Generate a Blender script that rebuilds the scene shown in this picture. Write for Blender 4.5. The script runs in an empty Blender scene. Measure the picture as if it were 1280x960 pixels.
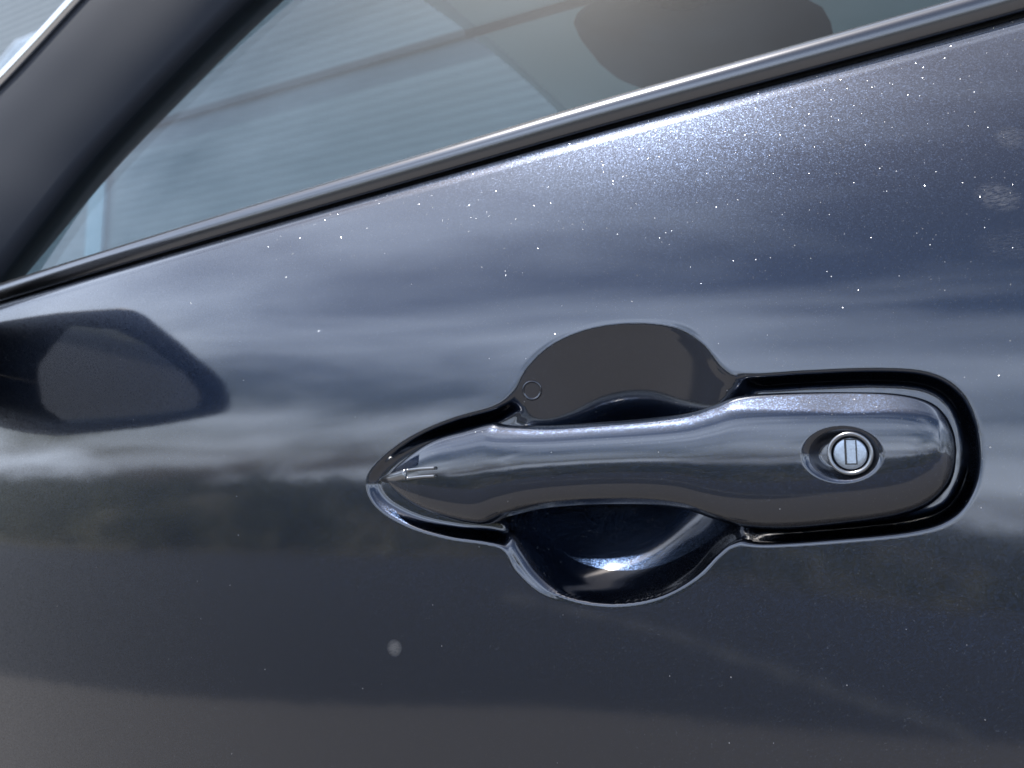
import bpy, math, random
import numpy as np
random.seed(7); rng = np.random.default_rng(7)
scene = bpy.context.scene
COL = scene.collection

# ------------------------------------------------------------------ camera
H = 0.93                 # lens height above the ground (about door-handle height)
D = 0.306                # lens distance from the door skin
YAW, PITCH, FPX = math.radians(27.0), math.atan(120/1000), 1000.0
cam_d = bpy.data.cameras.new('camera'); cam = bpy.data.objects.new('camera', cam_d); COL.objects.link(cam)
cam_d.sensor_width = 36.0; cam_d.lens = 36.0*FPX/1280
cam_d.clip_start = 0.01; cam_d.clip_end = 3000
cam.location = (0, -D, H)
cam.rotation_euler = (math.pi/2 + PITCH, 0, YAW)
cam_d.dof.use_dof = True; cam_d.dof.focus_distance = 0.315; cam_d.dof.aperture_fstop = 16.0
scene.camera = cam

# ------------------------------------------------------------------ sun, sky, exposure
SUN = np.array((-0.27, -0.19, 0.94)); SUN /= np.linalg.norm(SUN)
elev = math.asin(SUN[2]); az = math.atan2(SUN[0], SUN[1])       # az clockwise from +Y
sun_d = bpy.data.lights.new('sun', 'SUN'); sun = bpy.data.objects.new('sun', sun_d); COL.objects.link(sun)
sun_d.energy = 5.0; sun_d.angle = math.radians(0.53); sun_d.color = (1.0, 0.95, 0.87)
from mathutils import Vector
sun.rotation_euler = Vector(SUN).to_track_quat('Z', 'Y').to_euler(); sun.location = (0, 0, 20)
w = bpy.data.worlds.new('World'); scene.world = w; w.use_nodes = True
nt = w.node_tree; nt.nodes.clear()
def N(t, **k):
    n = nt.nodes.new(t)
    for a, b in k.items(): setattr(n, a, b)
    return n
wo = N('ShaderNodeOutputWorld'); bg = N('ShaderNodeBackground'); sky = N('ShaderNodeTexSky')
sky.sky_type = 'NISHITA'; sky.sun_disc = False; sky.sun_elevation = elev; sky.sun_rotation = az
sky.dust_density = 3.0; sky.air_density = 1.0; sky.altitude = 50
bg.inputs['Strength'].default_value = 0.10
tc = N('ShaderNodeTexCoord'); sep = N('ShaderNodeSeparateXYZ'); nt.links.new(tc.outputs['Generated'], sep.inputs[0])
def M_(op, a, b=None, clamp=False):
    n = N('ShaderNodeMath', operation=op); n.use_clamp = clamp
    for i, v in enumerate((a, b)):
        if v is None: continue
        if isinstance(v, (int, float)): n.inputs[i].default_value = v
        else: nt.links.new(v, n.inputs[i])
    return n.outputs[0]
zc = M_('ADD', M_('MAXIMUM', sep.outputs['Z'], 0.0), 0.16)
cmb = N('ShaderNodeCombineXYZ')
nt.links.new(M_('DIVIDE', sep.outputs['X'], zc), cmb.inputs[0]); nt.links.new(M_('DIVIDE', sep.outputs['Y'], zc), cmb.inputs[1])
noi = N('ShaderNodeTexNoise'); noi.inputs['Scale'].default_value = 0.8; noi.inputs['Detail'].default_value = 9; noi.inputs['Roughness'].default_value = 0.57
noi.inputs['Distortion'].default_value = 0.5
mpn = N('ShaderNodeMapping'); mpn.inputs['Location'].default_value = (10.374, 9.373, 0); mpn.inputs['Scale'].default_value = (0.7, 1.25, 1)
nt.links.new(cmb.outputs[0], mpn.inputs[0]); nt.links.new(mpn.outputs[0], noi.inputs['Vector'])
mr = N('ShaderNodeMapRange'); mr.inputs['From Min'].default_value = 0.385; mr.inputs['From Max'].default_value = 0.84
nt.links.new(noi.outputs['Fac'], mr.inputs['Value'])
cl = N('ShaderNodeMix', data_type='RGBA')
nt.links.new(mr.outputs[0], cl.inputs['Factor']); nt.links.new(sky.outputs[0], cl.inputs['A']); cl.inputs['B'].default_value = (25.5, 29, 35, 1)
nt.links.new(cl.outputs['Result'], bg.inputs['Color']); nt.links.new(bg.outputs[0], wo.inputs[0])
scene.view_settings.view_transform = 'Standard'; scene.view_settings.look = 'None'
scene.view_settings.gamma = 1.0; scene.view_settings.use_curve_mapping = False
scene.view_settings.exposure = 0.65
scene.cycles.max_bounces = 10; scene.cycles.transparent_max_bounces = 12
scene.cycles.use_denoising = True; scene.cycles.sample_clamp_indirect = 1.2

# ------------------------------------------------------------------ measuring helpers
Fv = np.array((-math.sin(YAW)*math.cos(PITCH), math.cos(YAW)*math.cos(PITCH), math.sin(PITCH)))
Rv = np.array((math.cos(YAW), math.sin(YAW), 0.0)); Uv = np.cross(Rv, Fv)
CAM = np.array((0, -D, H))
def ray(u, v): return Fv + (u-640)/FPX*Rv - (v-480)/FPX*Uv
def at(u, v, y):                       # point of a sight line on the plane Y = y
    d = ray(u, v); return CAM + d*((y-CAM[1])/d[1])
def catmull(pts, n=12, closed=False):
    pts = np.asarray(pts, float); m = len(pts); out = []
    for i in range(m if closed else m-1):
        if closed: p = [pts[(i+k-1) % m] for k in range(4)]
        else: p = [pts[min(max(i+k-1, 0), m-1)] for k in range(4)]
        for t in np.linspace(0, 1, n, endpoint=False):
            out.append(0.5*((2*p[1]) + (-p[0]+p[2])*t + (2*p[0]-5*p[1]+4*p[2]-p[3])*t*t + (-p[0]+3*p[1]-3*p[2]+p[3])*t**3))
    if not closed: out.append(pts[-1])
    return np.array(out)
def sstep(a, b, x): t = np.clip((x-a)/(b-a), 0, 1); return t*t*(3-2*t)
def gsmooth(a, s):
    k = np.exp(-0.5*(np.arange(-4*s, 4*s+1)/s)**2); k /= k.sum()
    return np.convolve(np.pad(a, 4*s, mode='edge'), k, 'valid')

# ------------------------------------------------------------------ the shape of the door skin
_z = np.linspace(-0.95, 0.30, 5001)                    # height relative to the lens
_tilt = np.interp(_z, [-0.95, -0.30, -0.12, -0.05, 0.0, 0.03, 0.06, 0.09, 0.12, 0.16, 0.3],
                  np.radians([-10, -5, -2.0, -0.8, 0.0, 1.6, 4.5, 9.0, 15.0, 21, 21]))
_tilt = gsmooth(_tilt, 40)
_y = np.concatenate([[0], np.cumsum(np.tan(_tilt[:-1])*(_z[1]-_z[0]))]); _y -= np.interp(0.0, _z, _y)
def twist(x): return math.tan(math.radians(2.6))*sstep(-0.16, 0.06, x)
def skin(x, z):                                        # Y of the smooth door skin
    zz = np.asarray(z)-H; x = np.asarray(x)
    return np.interp(zz, _z, _y) + twist(x)*np.clip(zz+0.005, -0.3, 0.2)*0.8 + 0.10*np.clip(-x-0.25, 0, 2)**2
def on_skin(u, v, off=0.0):
    y = off
    for _ in range(12): p = at(u, v, y); y = float(skin(p[0], p[2])) + off
    return at(u, v, y)

# ------------------------------------------------------------------ materials
def mat(name):
    m = bpy.data.materials.new(name); m.use_nodes = True
    t = m.node_tree; return m, t, t.nodes['Principled BSDF']
def nd(t, typ, **k):
    n = t.nodes.new(typ)
    for a, b in k.items():
        if a.startswith('i_'): n.inputs[a[2:].replace('_', ' ')].default_value = b
        else: setattr(n, a, b)
    return n
def mth(t, op, a, b=None, clamp=False):
    n = t.nodes.new('ShaderNodeMath'); n.operation = op; n.use_clamp = clamp
    for i, v in enumerate((a, b)):
        if v is None: continue
        if isinstance(v, (int, float)): n.inputs[i].default_value = v
        else: t.links.new(v, n.inputs[i])
    return n.outputs[0]
def vmath(t, op, a, b=None, scale=None):
    n = t.nodes.new('ShaderNodeVectorMath'); n.operation = op
    for i, v in enumerate((a, b)):
        if v is None: continue
        if isinstance(v, tuple): n.inputs[i].default_value = v
        else: t.links.new(v, n.inputs[i])
    if scale is not None:
        if isinstance(scale, (int, float)): n.inputs['Scale'].default_value = scale
        else: t.links.new(scale, n.inputs['Scale'])
    return n.outputs[0]
def plain(name, col, rough=0.5, metal=0.0, bump=0.0, bscale=200.0, coat=0.0, var=0.0, spec=0.5):
    m, t, b = mat(name)
    b.inputs['Base Color'].default_value = (*col, 1); b.inputs['Roughness'].default_value = rough
    b.inputs['Metallic'].default_value = metal; b.inputs['Coat Weight'].default_value = coat
    b.inputs['Specular IOR Level'].default_value = spec
    tcx = nd(t, 'ShaderNodeTexCoord'); no = nd(t, 'ShaderNodeTexNoise', i_Scale=bscale, i_Detail=6.0)
    t.links.new(tcx.outputs['Object'], no.inputs['Vector'])
    if var:
        mx = nd(t, 'ShaderNodeMix', data_type='RGBA'); t.links.new(no.outputs['Fac'], mx.inputs['Factor'])
        mx.inputs['A'].default_value = (*[c*(1-var) for c in col], 1); mx.inputs['B'].default_value = (*[min(1, c*(1+var)) for c in col], 1)
        t.links.new(mx.outputs['Result'], b.inputs['Base Color'])
    if bump:
        bp = nd(t, 'ShaderNodeBump', i_Strength=bump, i_Distance=0.2/bscale); t.links.new(no.outputs['Fac'], bp.inputs['Height']); t.links.new(bp.outputs[0], b.inputs['Normal'])
    return m
SMUDGES = []       # (centre, radius_x, radius_z, strength) filled below, dried finger marks on the paint
def paint(name, smudges=()):
    m, t, b = mat(name); tcx = nd(t, 'ShaderNodeTexCoord'); P = tcx.outputs['Object']
    b.inputs['Metallic'].default_value = 1.0; b.inputs['Roughness'].default_value = 0.36
    b.inputs['Coat Weight'].default_value = 1.0; b.inputs['Coat Roughness'].default_value = 0.07; b.inputs['Coat IOR'].default_value = 1.85
    # metal flakes: each cell leans its own way
    geo = nd(t, 'ShaderNodeNewGeometry')
    nrm = None
    vo = nd(t, 'ShaderNodeTexVoronoi', i_Scale=2600.0); t.links.new(P, vo.inputs['Vector'])
    off = vmath(t, 'SUBTRACT', vo.outputs['Color'], (0.5, 0.5, 0.5))
    vo2 = nd(t, 'ShaderNodeTexVoronoi', i_Scale=2000.0); t.links.new(P, vo2.inputs['Vector'])
    sepc = nd(t, 'ShaderNodeSeparateColor'); t.links.new(vo2.outputs['Color'], sepc.inputs[0])
    cmb2 = nd(t, 'ShaderNodeCombineXYZ'); t.links.new(mth(t, 'MULTIPLY', mth(t, 'SUBTRACT', sepc.outputs[0], 0.85), 6.667), cmb2.inputs[0])
    t.links.new(sepc.outputs[1], cmb2.inputs[1]); t.links.new(sepc.outputs[2], cmb2.inputs[2])
    off2 = vmath(t, 'SUBTRACT', cmb2.outputs[0], (0.5, 0.5, 0.5))
    rare = mth(t, 'GREATER_THAN', sepc.outputs[0], 0.85)
    near = mth(t, 'LESS_THAN', vo2.outputs['Distance'], 0.27)
    flake = mth(t, 'MULTIPLY', rare, near)
    v1 = vmath(t, 'SCALE', off, scale=0.19)
    v2 = vmath(t, 'SCALE', off2, scale=mth(t, 'MULTIPLY', flake, 0.75))
    nn = vmath(t, 'NORMALIZE', vmath(t, 'ADD', vmath(t, 'ADD', geo.outputs['Normal'], v1), v2))
    t.links.new(nn, b.inputs['Normal'])
    mx = nd(t, 'ShaderNodeMix', data_type='RGBA'); t.links.new(flake, mx.inputs['Factor'])
    mx.inputs['A'].default_value = (0.011, 0.019, 0.040, 1); mx.inputs['B'].default_value = (0.075, 0.078, 0.085, 1)
    rgh = mth(t, 'SUBTRACT', 0.33, mth(t, 'MULTIPLY', flake, 0.19)); t.links.new(rgh, b.inputs['Roughness'])
    t.links.new(mx.outputs['Result'], b.inputs['Base Color'])
    # faint waviness and dust in the clear coat
    n1 = nd(t, 'ShaderNodeTexNoise', i_Scale=55.0, i_Detail=2.0); t.links.new(P, n1.inputs['Vector'])
    bp = nd(t, 'ShaderNodeBump', i_Strength=0.05, i_Distance=0.0006); t.links.new(n1.outputs['Fac'], bp.inputs['Height'])
    t.links.new(bp.outputs[0], b.inputs['Coat Normal'])
    vd = nd(t, 'ShaderNodeTexVoronoi', i_Scale=48.0, voronoi_dimensions='2D'); fl = nd(t, 'ShaderNodeMapping'); fl.inputs['Rotation'].default_value = (math.pi/2, 0, 0)
    t.links.new(P, fl.inputs[0]); t.links.new(fl.outputs[0], vd.inputs['Vector'])
    sd = nd(t, 'ShaderNodeSeparateColor'); t.links.new(vd.outputs['Color'], sd.inputs[0])
    dust = mth(t, 'MULTIPLY', mth(t, 'LESS_THAN', vd.outputs['Distance'], mth(t, 'MULTIPLY', sd.outputs[0], 0.013)), mth(t, 'GREATER_THAN', sd.outputs[1], 0.70))
    total = mth(t, 'MULTIPLY', dust, 0.45)
    sp = nd(t, 'ShaderNodeSeparateXYZ'); t.links.new(P, sp.inputs[0])
    for (c, rx, rz, s, ang, soft) in smudges:
        dx = mth(t, 'SUBTRACT', sp.outputs['X'], float(c[0])); dz = mth(t, 'SUBTRACT', sp.outputs['Z'], float(c[2]))
        ca, sa = math.cos(ang), math.sin(ang)
        a = mth(t, 'DIVIDE', mth(t, 'ADD', mth(t, 'MULTIPLY', dx, ca), mth(t, 'MULTIPLY', dz, sa)), rx)
        e = mth(t, 'DIVIDE', mth(t, 'SUBTRACT', mth(t, 'MULTIPLY', dz, ca), mth(t, 'MULTIPLY', dx, sa)), rz)
        r2 = mth(t, 'ADD', mth(t, 'MULTIPLY', a, a), mth(t, 'MULTIPLY', e, e))
        fall = mth(t, 'SUBTRACT', 1.0, r2, True)
        wv = nd(t, 'ShaderNodeTexNoise', i_Scale=1700.0, i_Detail=4.0, i_Roughness=0.7); mpp = nd(t, 'ShaderNodeMapping')
        mpp.inputs['Rotation'].default_value = (0, -ang, 0); mpp.inputs['Scale'].default_value = (0.30, 1, 1.3)
        t.links.new(P, mpp.inputs[0]); t.links.new(mpp.outputs[0], wv.inputs['Vector'])
        ridg = mth(t, 'MULTIPLY', mth(t, 'SUBTRACT', wv.outputs['Fac'], 0.42-soft, True), 4.0, True)
        total = mth(t, 'ADD', total, mth(t, 'MULTIPLY', mth(t, 'MULTIPLY', fall, ridg), s), True)
    dif = nd(t, 'ShaderNodeBsdfDiffuse'); dif.inputs['Color'].default_value = (0.55, 0.55, 0.56, 1)
    ms = nd(t, 'ShaderNodeMixShader'); t.links.new(total, ms.inputs[0]); t.links.new(b.outputs[0], ms.inputs[1]); t.links.new(dif.outputs[0], ms.inputs[2])
    t.links.new(ms.outputs[0], t.nodes['Material Output'].inputs['Surface'])
    return m
def glass(name, tint, refl=1.0, ior=1.5):
    m, t, b = mat(name); t.nodes.remove(b)
    tr = nd(t, 'ShaderNodeBsdfTransparent'); tr.inputs[0].default_value = (*tint, 1)
    gl = nd(t, 'ShaderNodeBsdfGlossy'); gl.inputs['Roughness'].default_value = 0.0; gl.inputs[0].default_value = (1, 1, 1, 1)
    lw = nd(t, 'ShaderNodeLayerWeight', i_Blend=0.5); ms = nd(t, 'ShaderNodeMixShader')     # same on both sides of the sheet
    f0 = ((ior-1)/(ior+1))**2
    fr = mth(t, 'ADD', f0, mth(t, 'MULTIPLY', mth(t, 'POWER', lw.outputs['Facing'], 5.0), 1-f0))
    t.links.new(mth(t, 'MULTIPLY', fr, refl), ms.inputs[0]); t.links.new(tr.outputs[0], ms.inputs[1]); t.links.new(gl.outputs[0], ms.inputs[2])
    t.links.new(ms.outputs[0], t.nodes['Material Output'].inputs['Surface']); return m
sm = [(on_skin(1247, 246), 0.0085, 0.0056, 0.14, math.radians(-35), 0.0), (on_skin(1263, 172), 0.0062, 0.0050, 0.09, math.radians(-40), 0.0),
      (on_skin(1262, 305), 0.0070, 0.012, 0.04, math.radians(80), 0.0), (on_skin(493, 810), 0.0044, 0.0040, 0.15, 0.4, 0.16)]
M_PAINT = paint('navy_metallic_paint', sm)
M_HPAINT = paint('navy_metallic_paint_handle')
M_BLACK = plain('black_trim', (0.012, 0.013, 0.015), 0.32, bump=0.05, bscale=900)
M_BELT = plain('satin_metal_trim', (0.155, 0.16, 0.175), 0.24, metal=1.0, bump=0.10, bscale=1500)
M_PILLAR = plain('pillar_black', (0.013, 0.017, 0.027), 0.6, bump=0.06, bscale=1500, spec=0.25)
M_CHROME = plain('bright_trim', (0.72, 0.73, 0.75), 0.14, metal=1.0, bump=0.03, bscale=400)
M_STEEL = plain('lock_steel', (0.40, 0.45, 0.53), 0.30, metal=1.0, bump=0.4, bscale=1400, var=0.18)
M_NOSE = plain('nose_satin', (0.30, 0.31, 0.33), 0.28, metal=1.0, bump=0.03, bscale=900)
M_SLOT = plain('slot_dark', (0.02, 0.021, 0.024), 0.4)
M_HEAD = plain('seat_cloth', (0.018, 0.019, 0.025), 0.85, bump=0.12, bscale=400)
M_LINER = plain('headliner_cloth', (0.40, 0.56, 0.62), 0.9, bump=0.08, bscale=300)
M_GLASS = glass('tinted_glass', (0.64, 0.72, 0.755), refl=0.7, ior=1.5); M_MIRROR = plain('mirror_silver', (0.48, 0.54, 0.64), 0.02, metal=1.0)
M_SHELL = plain('mirror_shell_black', (0.014, 0.015, 0.018), 0.45, bump=0.04, bscale=600)

# ------------------------------------------------------------------ mesh helpers
def obj(name, verts, faces, material, parent=None, smooth=True, kind=None, label=None, cat=None):
    me = bpy.data.meshes.new(name); me.from_pydata([tuple(map(float, v)) for v in verts], [], [tuple(map(int, f)) for f in faces]); me.update()
    if smooth: me.polygons.foreach_set('use_smooth', np.ones(len(me.polygons), bool))
    me.materials.append(material)
    o = bpy.data.objects.new(name, me); COL.objects.link(o)
    if parent: o.parent = parent
    if kind: o['kind'] = kind
    if label: o['label'] = label
    if cat: o['category'] = cat
    return o
def gridfaces(nu, nv, wrap=False):
    i = np.arange(nu-1)[:, None]; j = np.arange(nv if wrap else nv-1)[None, :]; j2 = (j+1) % nv
    return np.stack([i*nv+j, (i+1)*nv+j, (i+1)*nv+j2, i*nv+j2], -1).reshape(-1, 4)
def tube(path, radius, n=10, squash=(1, 1), up=(0, 0, 1)):
    path = np.asarray(path, float); V = []
    r = np.broadcast_to(np.asarray(radius, float), (len(path),))
    for k, p in enumerate(path):
        tg = path[min(k+1, len(path)-1)]-path[max(k-1, 0)]; tg /= np.linalg.norm(tg)
        a = np.cross(tg, up); a /= np.linalg.norm(a); b = np.cross(a, tg)
        for q in range(n):
            an = 2*math.pi*q/n; V.append(p + r[k]*(math.cos(an)*squash[0]*a + math.sin(an)*squash[1]*b))
    F = [tuple(f) for f in gridfaces(len(path), n, True)]
    F += [tuple(range(n))[::-1], tuple((len(path)-1)*n+q for q in range(n))]
    return V, F

# ------------------------------------------------------------------ ground, verge, building
def sheet(name, x0, x1, y0, y1, z, m, **k):
    return obj(name, [(x0, y0, z), (x1, y0, z), (x1, y1, z), (x0, y1, z)], [(0, 1, 2, 3)], m, smooth=False, kind='structure', **k)
M_ASPH = plain('asphalt', (0.027, 0.029, 0.034), 0.9, bump=0.6, bscale=60, var=0.3)
M_PAVE = plain('brown_paving', (0.098, 0.092, 0.088), 0.85, bump=0.5, bscale=30, var=0.22)
M_SOIL = plain('verge_soil', (0.07, 0.065, 0.04), 0.95, bump=0.6, bscale=8, var=0.5)
g = sheet('ground', -1500, 1500, -1500, 1500, -0.004, M_SOIL)
sheet('road', -80, 80, -24, 4, 0.0, M_ASPH)
edge = catmull([(-80, -1.0), (-20, -1.0), (-6, -1.05), (-3.7, -1.42), (-1.33, -2.3), (0.3, -3.5), (3, -5.2), (12, -7.5), (80, -9)], 6)
V = [(x, y, 0.004) for x, y in edge]+[(x, 6.5, 0.004) for x, y in edge[::-1]]
obj('parking_bay', V, [tuple(range(len(V)))], M_PAVE, smooth=False, kind='structure')
# pale strip of uneven width and tone laid on the road, seen mirrored in the lower door
mk = catmull([(-2.6, -4.62), (-1.79, -4.30), (-1.33, -4.10), (-0.87, -3.84), (-0.49, -3.63), (-0.2, -3.50), (0.05, -3.36)], 6); V = []
for k, (x, y) in enumerate(mk): wv = 0.10+0.05*math.sin(k*1.7)+0.03*rng.random(); V += [(x-0.3*wv, y-wv, 0.008), (x+0.3*wv, y+wv, 0.008)]
obj('pale_road_strip', V, gridfaces(len(mk), 2), plain('pale_strip', (0.085, 0.088, 0.09), 0.85, bump=0.3, bscale=9, var=0.7), smooth=False, kind='structure')
# grassy bank along the far side of the road, which runs at an angle to the car
def kerb_y(x): return float(np.interp(x, [-80, -16, -10, 0, 10, 40], [-4.0, -4.2, -5.0, -8.7, -12.5, -20]))
PB = ([0, 0.8, 2.0, 3.5, 6, 14], [0.0, 0.16, 0.44, 0.66, 0.78, 0.80])
bxs = np.linspace(-80, 40, 241); V = []
for x in bxs:
    for q_, z in zip(*PB): V.append((x, kerb_y(x)-q_, z*(0.92+0.16*rng.random())+0.004))
obj('bank', V, gridfaces(len(bxs), 6), plain('bank_soil', (0.10, 0.09, 0.055), 0.95, bump=0.5, bscale=6, var=0.5), kind='structure')
V, F = [], []
for k in range(52000):
    x = -70+100*rng.random()**0.75 if k % 2 else rng.uniform(-30, 20); q_ = 0.1+rng.random()*6.5; y = kerb_y(x)-q_; zb0 = float(np.interp(q_, *PB))*0.9
    clump = 0.5+0.5*math.sin(x*2.1+q_)*math.sin(x*0.83+2+q_*1.7)
    h = rng.uniform(0.08, 0.26)*(0.5+1.5*clump)*(1.8 if rng.random() < 0.04 else 1); wd = rng.uniform(0.012, 0.05); a = rng.uniform(0, math.pi)
    lx_, ly_ = rng.normal(0, 0.4*h, 2); b0 = len(V); ca, sa = math.cos(a)*wd, math.sin(a)*wd
    V += [(x-ca, y-sa, zb0), (x+ca, y+sa, zb0), (x+lx_*0.4+ca*0.7, y+ly_*0.4+sa*0.7, zb0+h*0.6), (x+lx_, y+ly_, zb0+h)]; F += [(b0, b0+1, b0+2), (b0, b0+2, b0+3)]
gm = plain('dry_grass', (0.27, 0.26, 0.145), 0.8, bscale=2.2, var=0.85)
obj('grass', V, F, gm, smooth=False, kind='stuff', label='dry green and straw coloured grass on the bank mirrored in the paint', cat='grass')

# ------------------------------------------------------------------ the car
car = bpy.data.objects.new('parked_car', None); COL.objects.link(car); car.location = (0, 0.75, 0)
car['label'] = 'dark navy metallic car seen close up at its front door and pull handle'; car['category'] = 'car'
def part(name, V, F, m, parent=car, **k):
    o = obj(name, V, F, m, parent, **k)
    if parent is car: o.location = (0, -0.75, 0)
    return o

# belt line of the door (lower edge of the window moulding), measured on the skin
belt_px = [(-260, 452), (-120, 411), (0, 375), (150, 331), (300, 286), (470, 236), (640, 187), (800, 144), (960, 102), (1120, 56), (1280, 10), (1400, -24), (1520, -58)]
belt = np.array([on_skin(*p) for p in belt_px])
bc = np.polyfit(belt[:, 0], belt[:, 2], 3)
def beltz(x): return np.polyval(bc, x)

# recess outline (tip, over the top, round the right end, back underneath)
rec_px = [(461, 604), (476, 578), (515, 549), (565, 527), (618, 511), (640, 492), (655, 459), (688, 428), (738, 408), (796, 402), (848, 408), (880, 429), (903, 461),
          (935, 471), (1010, 467), (1095, 464), (1158, 469), (1196, 490), (1217, 527), (1223, 572), (1215, 612), (1190, 645), (1142, 662), (1050, 672), (965, 678), (918, 678),
          (896, 692), (868, 724), (826, 748), (772, 757), (720, 752), (678, 738), (648, 711), (631, 684), (608, 676), (560, 669), (512, 655), (474, 632)]
rec = catmull([at(u, v, 0.0)[[0, 2]] for u, v in rec_px], 14, True)
def sdist(x, z):                        # >0 inside the outline
    P = np.stack([x, z], -1); A = rec; B = np.roll(rec, -1, 0); out = np.empty(len(P))
    for s in range(0, len(P), 20000):
        p = P[s:s+20000, None]; ab = B-A; t = np.clip(((p-A)*ab).sum(-1)/(ab*ab).sum(-1), 0, 1)
        d = np.sqrt((((A+t[..., None]*ab)-p)**2).sum(-1)).min(1)
        zz, xx = p[..., 1], p[..., 0]
        c = ((A[:, 1] > zz) != (B[:, 1] > zz)) & (xx < (B[:, 0]-A[:, 0])*(zz-A[:, 1])/(B[:, 1]-A[:, 1]+1e-15)+A[:, 0])
        out[s:s+20000] = np.where(c.sum(1) % 2 == 1, d, -d)
    return out
CUP = at(772, 580, 0.0)
cup_rx = 0.5*(at(905, 580, 0)[0]-at(632, 580, 0)[0]); cup_rz = 0.5*(at(772, 402, 0)[2]-at(772, 757, 0)[2])
# finger cup: its edge radius by angle follows the outline above and below, an ellipse at the sides
ph_ = np.linspace(-math.pi, math.pi, 721)[:-1]
rd = rec-CUP[[0, 2]]; ra = np.arctan2(rd[:, 1], rd[:, 0]); rr_ = np.hypot(rd[:, 0], rd[:, 1])
ell = 1/np.sqrt((np.cos(ph_)/(cup_rx*1.25))**2+(np.sin(ph_)/cup_rz)**2)
od = np.argsort(ra); orad = np.interp(ph_, ra[od], rr_[od], period=2*math.pi)
wgt = sstep(0.52, 0.75, abs(np.sin(ph_))); rho = ell*(1-wgt)+np.minimum(orad, ell*1.06)*wgt
rho = gsmooth(np.tile(rho, 3), 24)[720:1440]
def recess_depth(x, z, s):
    nar = 1-sstep(0.02, 0.07, x-rec[:, 0].min()); rim = sstep(-0.0016+0.0002*nar, 0.0042-0.0016*nar, s)
    dx, dz = x-CUP[0], z-CUP[2]; r = np.hypot(dx, dz)+1e-9
    e = r/np.interp(np.arctan2(dz, dx), ph_, rho, period=2*math.pi)
    up = sstep(-0.014, 0.014, dz)
    ramp = 0.025*np.clip(1-np.clip(e, 0, 1)**1.12, 0, 1)                   # upper half: a shallow slope
    bowl = 0.030*np.clip(1-np.clip(e, 0, 1)**3.0, 0, 1)                  # lower half: a steeper bowl
    cup = (up*ramp+(1-up)*bowl)*sstep(-0.0018, 0.0030, s)
    tip = sstep(0.0, 0.05, x-rec[:, 0].min())
    chan = rim*(0.003+0.0036*tip)
    vert = sstep(0.40, 0.60, np.abs(dz)/r)                                 # under and over the grip the cup starts right at the lip
    base = chan*(1-vert*(1-sstep(0.98, 1.10, e)))
    k = 0.0024; hm = np.clip(0.5+0.5*(cup-base)/k, 0, 1)
    return base*(1-hm)+cup*hm+k*hm*(1-hm)*sstep(0.0, 0.004, s)
def axis(lo, hi, segs):
    out = [lo]
    for (a, b, st) in segs: out += list(np.linspace(a, b, max(2, int((b-a)/st)+1)))
    return np.unique(np.round(np.array(out+[hi]), 6))
x0, x1 = rec[:, 0].min(), rec[:, 0].max(); z0, z1 = rec[:, 1].min(), rec[:, 1].max()
xs = axis(-1.05, 0.45, [(-1.05, x0-0.012, 0.008), (x0-0.006, x1+0.006, 0.00055), (x1+0.012, 0.45, 0.008)])
zr = axis(0.30, z1+0.006, [(0.30, z0-0.02, 0.012), (z0-0.006, z1+0.006, 0.00055)])
tt = np.concatenate([np.linspace(0, 0.9, 26)[1:], 1-0.1*np.linspace(1, 0, 34)[1:]**1.4])   # from the recess up to the belt
V = []
nz = len(zr)+len(tt)+14
XX = np.repeat(xs, len(zr)); ZZ = np.tile(zr, len(xs))
Y = skin(XX, ZZ)
box = (XX > x0-0.004) & (XX < x1+0.004) & (ZZ > z0-0.004) & (ZZ < z1+0.004)
dep = np.zeros(len(XX)); SD = np.full(len(XX), -0.01); SD[box] = sdist(XX[box], ZZ[box])
dep[box] = recess_depth(XX[box], ZZ[box], SD[box])
i0 = int(np.searchsorted(xs, x0-0.005)); i1 = int(np.searchsorted(xs, x1+0.005)); j0 = int(np.searchsorted(zr, z0-0.005))
DG = dep.reshape(len(xs), len(zr)); sub = DG[i0:i1, j0:].copy()
def blur2(a, sg):
    a = np.apply_along_axis(lambda r: gsmooth(r, sg), 0, a); return np.apply_along_axis(lambda r: gsmooth(r, sg), 1, a)
S2 = SD.reshape(len(xs), len(zr))[i0:i1, j0:]
DG[i0:i1, j0:] = np.where(S2 > 0.006, blur2(DG[i0:i1, j0:], 4), DG[i0:i1, j0:])
DG[i0:i1, j0:] = np.where(S2 > 0.001, blur2(DG[i0:i1, j0:], 2), DG[i0:i1, j0:])
Y += DG.reshape(-1)
lower = np.stack([XX, Y, ZZ], -1).reshape(len(xs), len(zr), 3)
rows = []
ROLL = 0.0185
for i, x in enumerate(xs):
    zb = beltz(x); zt = zb-0.0105
    zz = zr[-1]+tt*(zt-zr[-1]); yy = skin(x, zz)
    a0 = math.atan2(yy[-1]-yy[-3], zz[-1]-zz[-3])          # roll the top edge over into the car
    q = np.linspace(0, 1, 15)[1:]; an = a0+(math.radians(88)-a0)*q
    ry = yy[-1]+np.cumsum(np.sin(an))*ROLL/14*1.4; rz = zz[-1]+np.cumsum(np.cos(an))*ROLL/14*1.4
    rows.append(np.stack([np.full(nz-len(zr), x), np.concatenate([yy, ry]), np.concatenate([zz, rz])], -1))
G = np.concatenate([lower, np.array(rows)], 1)
door = part('door_panel', G.reshape(-1, 3), gridfaces(len(xs), nz), M_PAINT)

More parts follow.
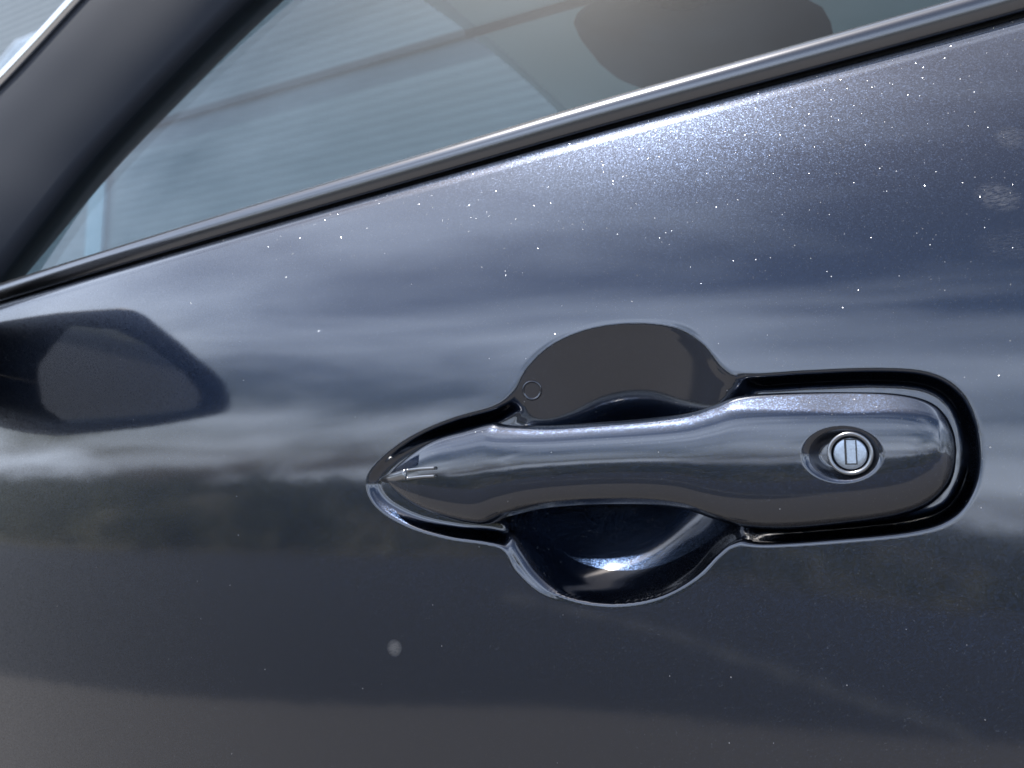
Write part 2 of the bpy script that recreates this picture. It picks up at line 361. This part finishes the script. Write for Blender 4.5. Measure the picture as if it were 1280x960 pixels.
# handle: a grip lofted along its length
top_px = [(469, 598), (488, 577), (530, 549), (575, 535), (606, 527), (625, 529), (680, 530), (740, 526), (800, 521), (855, 514), (890, 503), (922, 492), (980, 488), (1060, 487), (1120, 489), (1160, 498), (1182, 515), (1194, 540), (1197, 566)]
bot_px = [(469, 598), (480, 614), (505, 632), (545, 648), (592, 657), (625, 647), (670, 637), (730, 632), (800, 632), (850, 638), (885, 650), (925, 661), (980, 664), (1060, 657), (1120, 648), (1160, 634), (1184, 613), (1194, 592), (1197, 566)]
YH = -0.008
tp = catmull([at(u, v, YH)[[0, 2]] for u, v in top_px], 20); bp_ = catmull([at(u, v, YH)[[0, 2]] for u, v in bot_px], 20)
hx0, hx1 = tp[0, 0], tp[-1, 0]
NS = 620
th = np.linspace(0, math.pi, NS); sx = hx0+(hx1-hx0)*(0.5-0.5*np.cos(th))*0.35+(hx1-hx0)*np.linspace(0, 1, NS)*0.65
zt = np.interp(sx, tp[:, 0], tp[:, 1]); zb = np.interp(sx, bp_[:, 0], bp_[:, 1])
mid = (zt+zb)/2
px = lambda u: at(u, 570, YH)[0]
fac = np.interp(sx, [px(469), px(620), px(800), px(860), px(930), px(1060), px(1160), px(1197)], [0.0006, 0.0009, 0.0011, 0.0018, 0.0062, 0.0084, 0.0060, 0.001])  # height of the upper facet
front = np.interp(sx, [px(469), px(500), px(560), px(640), px(850), px(1000), px(1150), px(1190), px(1197)], [0.0012, 0.005, 0.0090, 0.0125, 0.0135, 0.0130, 0.0110, 0.0085, 0.003])
fac = gsmooth(fac, 12); front = gsmooth(front, 10)
LOCK = at(1063, 567, -0.009); DISH = at(1052, 568, -0.011)
q = 0.5-0.5*np.cos(np.linspace(0, math.pi, 150)); q = 0.6*q+0.4*np.linspace(0, 1, 150)
Vh = []
for i, x in enumerate(sx):
    wd = max(zt[i]-zb[i], 1e-5); z = zb[i]+q*wd
    c = (q-0.5)*2
    sup = (1-np.abs(c)**6.5)**0.42                              # rounded edges
    rr = min(1.0, (wd/0.030))**0.5
    yb = 0.002
    crown = 0.0021*(1-c*c)                                      # gently convex face
    yf = yb-(front[i]*rr+yb)*(0.80*sup)-crown*rr*sup
    fz = (zt[i]-z)                                              # distance below the top edge
    yc = np.interp(zt[i]-fac[i], z, yf); lim = yc+(fac[i]-fz)*0.85      # sloping facet on top
    big = sstep(0.001, 0.004, fac[i])
    kk = 0.0006
    hmix = np.clip(0.5+0.5*(lim-yf)/kk, 0, 1); smax = yf*(1-hmix)+lim*hmix+kk*hmix*(1-hmix)
    cut = np.where(True, smax, yf); y = yf*(1-big)+cut*big
    # dish round the lock
    ex = (x-DISH[0])/0.0132; ez = (z-DISH[2])/0.0098; r = np.sqrt(ex*ex+ez*ez)
    y = y+0.0042*(1-sstep(0.52, 1.0, r))
    back = np.linspace(0, 1, 14)[1:-1]
    zb2 = zt[i]-back*wd; yb2 = np.full(12, yb)+0.0045*np.sin(math.pi*back)*min(1, wd/0.02)
    Vh.append(np.stack([np.full(162, x), np.concatenate([y, yb2]), np.concatenate([z, zb2])], -1))
Vh = np.array(Vh)
Fh = [tuple(f) for f in gridfaces(NS, 162, True)]
Fh += [tuple(range(162)), tuple((NS-1)*162+k for k in range(162))[::-1]]
handle = part('door_handle', Vh.reshape(-1, 3), Fh, M_HPAINT)
def hface(u, v):                                                # point on the front of the grip
    x = None; y = -0.012
    for _ in range(6):
        p = at(u, v, y); i = int(np.argmin(abs(sx-p[0]))); k = int(np.argmin(abs(Vh[i, :150, 2]-p[2]))); y = Vh[i, k, 1]
    return at(u, v, y)

# lock cylinder in the grip
def lathe(c, prof, n=64):
    V, F = [], []
    for (r, y) in prof:
        for k in range(n): a = 2*math.pi*k/n; V.append((c[0]+r*math.cos(a), c[1]+y, c[2]+r*math.sin(a)))
    F = [tuple(f) for f in gridfaces(len(prof), n, True)]
    F.append(tuple((len(prof)-1)*n+k for k in range(n))); return V, F
RL = 0.0068
part('lock_ring', *lathe(LOCK, [(RL+0.0006, 0.006), (RL+0.0006, -0.0016), (RL+0.0004, -0.0021), (RL, -0.0023), (RL-0.0006, -0.0021), (RL-0.0009, -0.0012), (RL-0.0010, 0.001)]), M_NOSE, handle)
part('lock_cylinder', *lathe(LOCK, [(RL-0.0013, 0.005), (RL-0.0013, -0.0008), (RL-0.0016, -0.0012), (RL-0.0020, -0.0013), (0.003, -0.0013), (0.0005, -0.0013)]), M_STEEL, handle)
def boxm(c, s):
    V = [(c[0]+a*s[0]/2, c[1]+b*s[1]/2, c[2]+d*s[2]/2) for a in (-1, 1) for b in (-1, 1) for d in (-1, 1)]
    return V, [(0, 1, 3, 2), (4, 6, 7, 5), (0, 4, 5, 1), (2, 3, 7, 6), (0, 2, 6, 4), (1, 5, 7, 3)]
sc_ = LOCK+np.array((0.0003, -0.0012, 0.0006))
sw, sh, st = 0.0034, 0.0084, 0.00040
V, F = [], []
for c, s in (((-sw/2, 0, 0), (st*1.7, 0.0008, sh+st)), ((sw/2, 0, 0), (st, 0.0008, sh+st)), ((0, 0, sh/2), (sw-st*1.4, 0.0008, st)), ((0, 0, -sh/2), (sw-st*1.4, 0.0008, st))):
    v, f = boxm(sc_+np.array(c), s); F += [tuple(a+len(V) for a in ff) for ff in f]; V += v
part('keyway_frame', V, F, M_SLOT, handle, smooth=False)
part('keyway_flap', *boxm(sc_+np.array((0.0001, 0.0001, 0)), (sw-2.2*st, 0.0008, sh-1.6*st)), M_STEEL, handle, smooth=False)

# small bright nose at the tip of the grip, and the seam bars behind it
def bar(name, pts, r, m, lift=0.0004):
    P = [hface(*p)+np.array((0, -lift, 0)) for p in pts]
    part(name, *tube(catmull(P, 6), r, 10), m, handle)
nose = [hface(*p) for p in [(470, 601), (478, 599), (490, 597), (503, 594), (508, 593)]]
part('handle_nose', *tube(catmull([p+np.array((0, 0.0016, 0)) for p in nose], 6), np.concatenate([np.linspace(0.0004, 0.0024, 12), np.linspace(0.0024, 0.0029, 11), [0.0022, 0.0008]]), 14), M_NOSE, handle)
bar('seam_bar', [(510, 588), (527, 586), (545, 585)], 0.0007, M_NOSE)
bar('seam_bar', [(510, 598), (527, 596), (545, 595)], 0.0007, M_NOSE)
# round plug in the finger cup
def on_cup(u, v):
    y = 0.01
    for _ in range(20):
        p = at(u, v, y); i = int(np.argmin(abs(xs-p[0]))); k = int(np.argmin(abs(zr-p[2]))); y = float(lower[i, k, 1])
    return p, i, k
pc, ci, ck = on_cup(665, 488)
gx = (lower[ci+4, ck, 1]-lower[ci-4, ck, 1])/(lower[ci+4, ck, 0]-lower[ci-4, ck, 0]); gz = (lower[ci, ck+4, 1]-lower[ci, ck-4, 1])/(lower[ci, ck+4, 2]-lower[ci, ck-4, 2])
nv = np.array((gx, -1, gz)); nv /= np.linalg.norm(nv); ta = np.cross(nv, (0, 0, 1)); ta /= np.linalg.norm(ta); tb = np.cross(nv, ta)
V = []
for (r, h) in [(0.0044, -0.001), (0.0044, 0.0003), (0.0040, 0.0007), (0.0035, 0.0005), (0.0032, -0.0002), (0.0010, -0.0002)]:
    for q_ in range(32):
        a_ = 2*math.pi*q_/32; V.append(pc+ta*r*math.cos(a_)+tb*r*math.sin(a_)+nv*h)
part('cup_plug', V, [tuple(f) for f in gridfaces(6, 32, True)]+[tuple(5*32+k for k in range(32))], M_HPAINT)

# window moulding along the belt
bx = np.linspace(-0.98, 0.42, 220)
prof = [(0.0040, -0.0015), (0.0012, -0.0022), (-0.0012, 0.0005), (-0.0022, 0.0040), (-0.0016, 0.0074), (0.0012, 0.0106), (0.0050, 0.0128), (0.0092, 0.0136), (0.0125, 0.0130), (0.0140, 0.0110), (0.0140, 0.0)]
prof = catmull(np.array(prof), 5)
V = []
for x in bx:
    z = beltz(x)+0.0035; y = float(skin(x, z))+0.0012
    for (py, pz) in prof: V.append((x, y+py, z+pz))
npf = len(prof)
part('belt_moulding', V, [tuple(f) for f in gridfaces(len(bx), npf, True)], M_BELT)
# dark seal that fills the gap below the moulding
V = []
for x in bx:
    z = beltz(x); y = float(skin(x, z))+0.0075
    V += [(x, y, z-0.004), (x, y, z+0.008), (x, y+0.01, z+0.008), (x, y+0.01, z-0.004)]
part('belt_seal', V, [tuple(f) for f in gridfaces(len(bx), 4, True)], M_BLACK)

# side window: leans in above the belt
LEAN = math.tan(math.radians(17))
def winy(x, z): return float(skin(max(x, -0.9), beltz(max(x, -0.9))))+0.013+LEAN*max(z-beltz(max(x, -0.9)), -0.03)+0.25*max(0, z-beltz(max(x, -0.9)))**2
def on_win(u, v, off=0.0):                              # march along the sight line to the window surface
    d = ray(u, v); ts = np.linspace(0.05, 2.5, 1200); prev = None
    for t in ts:
        p = CAM+d*t; e = p[1]-winy(p[0], p[2])-off
        if e > 0:
            lo, hi = ts[0] if prev is None else prev, t
            for _ in range(30):
                m_ = (lo+hi)/2; p = CAM+d*m_
                if p[1]-winy(p[0], p[2])-off > 0: hi = m_
                else: lo = m_
            return CAM+d*hi
        prev = t
    return CAM+d*2.0
V = []
wx = np.linspace(-0.96, 0.42, 60); wz = np.linspace(-0.01, 0.42, 24)
for side in (0, 0.004):
    for x in wx:
        for h in wz: V.append((x, winy(x, beltz(x)+h)+side, beltz(x)+h))
n = len(wx)*len(wz); Fg = gridfaces(len(wx), len(wz))
rim = [i*len(wz) for i in range(len(wx))]
F = [tuple(f) for f in Fg]+[tuple((f+n)[::-1]) for f in Fg]
part('window_glass', V, F, M_GLASS)

# windscreen pillar
right_px = [(-36, 390), (-1, 343), (52, 272), (100, 210), (154, 150), (226, 76), (309, -5), (404, -90), (524, -190), (664, -300)]
left_px = [(-330, 380), (-220, 300), (-130, 228), (-64, 172), (2, 108), (48, 60), (105, -2), (190, -92), (300, -200), (440, -330)]
PR = [on_win(u, v, -0.006) for u, v in right_px]
PL = []
for (u, v), p in zip(left_px, PR):                      # windscreen edge of the pillar: a little deeper than its window edge
    PL.append(CAM+ray(u, v)*(float(np.dot(p-CAM, Fv))+0.035))
pr = catmull(PR, 8); pl = catmull(PL, 8)
V = []; ns = 17
for a, b in zip(pl, pr):
    outw = np.array((0.10, -1.0, 0.35)); outw /= np.linalg.norm(outw)
    wdt = np.linalg.norm(b-a)
    for k in range(ns):
        t = k/(ns-1); V.append(a+(b-a)*t+outw*0.06*wdt*(1-abs(2*t-1)**2.6)+(0, 0, 0))
    for k in range(4):
        t = 0.80-0.6*k/3; V.append(a+(b-a)*t+np.array((-0.012, 0.05, 0.0)))
part('windscreen_pillar', V, [tuple(f) for f in gridfaces(len(pl), ns+4, True)], M_PILLAR)
part('windscreen_moulding', *tube([p+np.array((-0.004, -0.002, 0.0)) for p in pl], 0.0055, 10), M_CHROME)
# windscreen: from this pillar across the car
V = []
for p in pl:
    for s in np.linspace(0, 1, 12): V.append(p+np.array((-0.10*math.sin(math.pi*s), 0.02+s*1.25, 0.02*math.sin(math.pi*s))))
part('windscreen', V, [tuple(f) for f in gridfaces(len(pl), 12)], M_GLASS)

# door mirror: stands out from the door ahead of the frame and shows as a reflection in the paint
outl = np.array([(0.016, 1.046), (-0.026, 1.085), (-0.082, 1.124), (-0.102, 1.121), (-0.154, 1.10), (-0.21, 1.07), (-0.238, 1.052), (-0.250, 1.015), (-0.160, 0.987), (-0.075, 0.970), (0.016, 0.984)])
def resample(pts, n):
    p = np.vstack([pts, pts[:1]]); d = np.concatenate([[0], np.cumsum(np.linalg.norm(np.diff(p, axis=0), axis=1))])
    t = np.linspace(0, d[-1], n, endpoint=False); return np.stack([np.interp(t, d, p[:, 0]), np.interp(t, d, p[:, 1])], -1)
ol = resample(outl, 120); ol = np.stack([gsmooth(np.tile(ol[:, k], 3), 2)[120:240] for k in (0, 1)], -1)
cy, cz = ol.mean(0)
V = []
lev = [(-0.594, 0.90), (-0.599, 0.965), (-0.6005, 0.985), (-0.603, 1.0), (-0.63, 1.02), (-0.66, 0.98), (-0.69, 0.86), (-0.71, 0.66), (-0.72, 0.35), (-0.722, 0.05)]
lev = [(-0.634, 0.80), (-0.601, 0.90), (-0.5995, 0.97)] + lev[3:]
for (x, k) in lev:
    for (y, z) in ol: V.append((x, cy+(y-cy)*k if y < 0.01 else y, cz+(z-cz)*k))
F = [tuple(f) for f in gridfaces(len(lev), 120, True)]+[tuple((len(lev)-1)*120+k for k in range(120))]
mirror = part('door_mirror', V, F, M_SHELL)
gl_o = resample(np.array([(-0.045, 1.078), (-0.085, 1.090), (-0.125, 1.083), (-0.180, 1.060), (-0.212, 1.035), (-0.214, 1.008), (-0.150, 0.992), (-0.085, 0.982), (-0.058, 0.995), (-0.040, 1.03)]), 60)
mx_ = lambda y, z, d: -0.613-d+(z-1.035)*math.tan(math.radians(11))
V = [(mx_(y, z, 0), y, z) for y, z in gl_o]+[(mx_(y, z, 0.003), y, z) for y, z in gl_o]
part('mirror_glass', V, [tuple(range(60)), tuple(range(60, 120))[::-1]]+[tuple(f) for f in gridfaces(2, 60, True)], M_MIRROR, mirror, smooth=False)

# roof lining and head restraint seen through the side window
RZ = H+0.54
V = []
lx = np.linspace(-0.50, 0.9, 60); ly = np.linspace(0.26, 1.40, 160)
for x in lx:
    for y in ly:
        s = (y-0.26)/1.14; V.append((x, y, RZ+0.06*math.sin(math.pi*s)+0.0010*math.sin(y*2*math.pi/0.014)))
part('roof_lining', V, [tuple(f)[::-1] for f in gridfaces(len(lx), len(ly))], M_LINER)
d_ = ray(455, 78); sy = float((CAM+d_*((RZ+0.05-H)/d_[2]))[1]); szl = RZ+0.06*math.sin(math.pi*(sy-0.26)/1.14)-0.001
d_ = ray(455, 78); sy = float((CAM+d_*((szl-H)/d_[2]))[1])
part('lining_seam', *tube([(x, sy, szl) for x in np.linspace(-0.50, 0.88, 12)], 0.0085, 8), M_BLACK)
V2 = [(x, y, RZ+0.10) for x in lx for y in (0.24, 1.42)]
part('roof_panel', V2, [tuple(f) for f in gridfaces(len(lx), 2)], M_HPAINT)

# head restraint: a wedge-shaped cushion
ho = catmull([at(u, v, 0.42)[[0, 2]] for u, v in [(729, 50), (737, 61), (770, 75), (815, 90), (880, 98), (970, 84), (1036, 40), (1028, 32), (990, 20), (965, -15), (940, -70), (840, -75), (795, -8), (760, 24), (736, 43)]], 8, True)
hm_ = ho.mean(0); V = []
hl = [(0.365, 0.30), (0.366, 0.70), (0.372, 0.88), (0.385, 0.965), (0.41, 1.0), (0.46, 1.0), (0.49, 0.95), (0.505, 0.82), (0.51, 0.5)]
for y, k in hl:
    for p in ho: V.append((hm_[0]+(p[0]-hm_[0])*k, y, hm_[1]+(p[1]-hm_[1])*k))
nh = len(ho)
part('head_restraint', V, [tuple(f) for f in gridfaces(len(hl), nh, True)]+[tuple(range(nh))[::-1], tuple((len(hl)-1)*nh+k for k in range(nh))], M_HEAD)

# ------------------------------------------------------------------ building beyond the car
bl = bpy.data.objects.new('metal_clad_building', None); COL.objects.link(bl); bl.location = (-10, 7, 0)
bl['label'] = 'pale blue grey ribbed metal building beyond the car'; bl['category'] = 'building'
M_CLAD = plain('cladding', (0.17, 0.205, 0.23), 0.5, bump=0.05, bscale=3, var=0.06)
zs = np.arange(0, 9.0, 0.03); V = []
for x in (-40, 25):
    for k, z in enumerate(zs): V.append((x+10, 0.0011*math.sin(k*math.pi/1.0*0.5), z))
o = obj('wall', V, gridfaces(2, len(zs)), M_CLAD, bl, smooth=False)

jz = float(at(455, 78, 6.96)[2])
V, F = boxm((0, -0.03, jz), (64, 0.05, 0.09)); obj('joint_strip', V, F, M_BLACK, bl, smooth=False)
obj('corner_trim', *boxm((at(118, 300, 6.95)[0]+10, -0.04, 4.5), (0.35, 0.06, 9.0)), plain('corner_blue', (0.30, 0.44, 0.52), 0.5), bl, smooth=False)
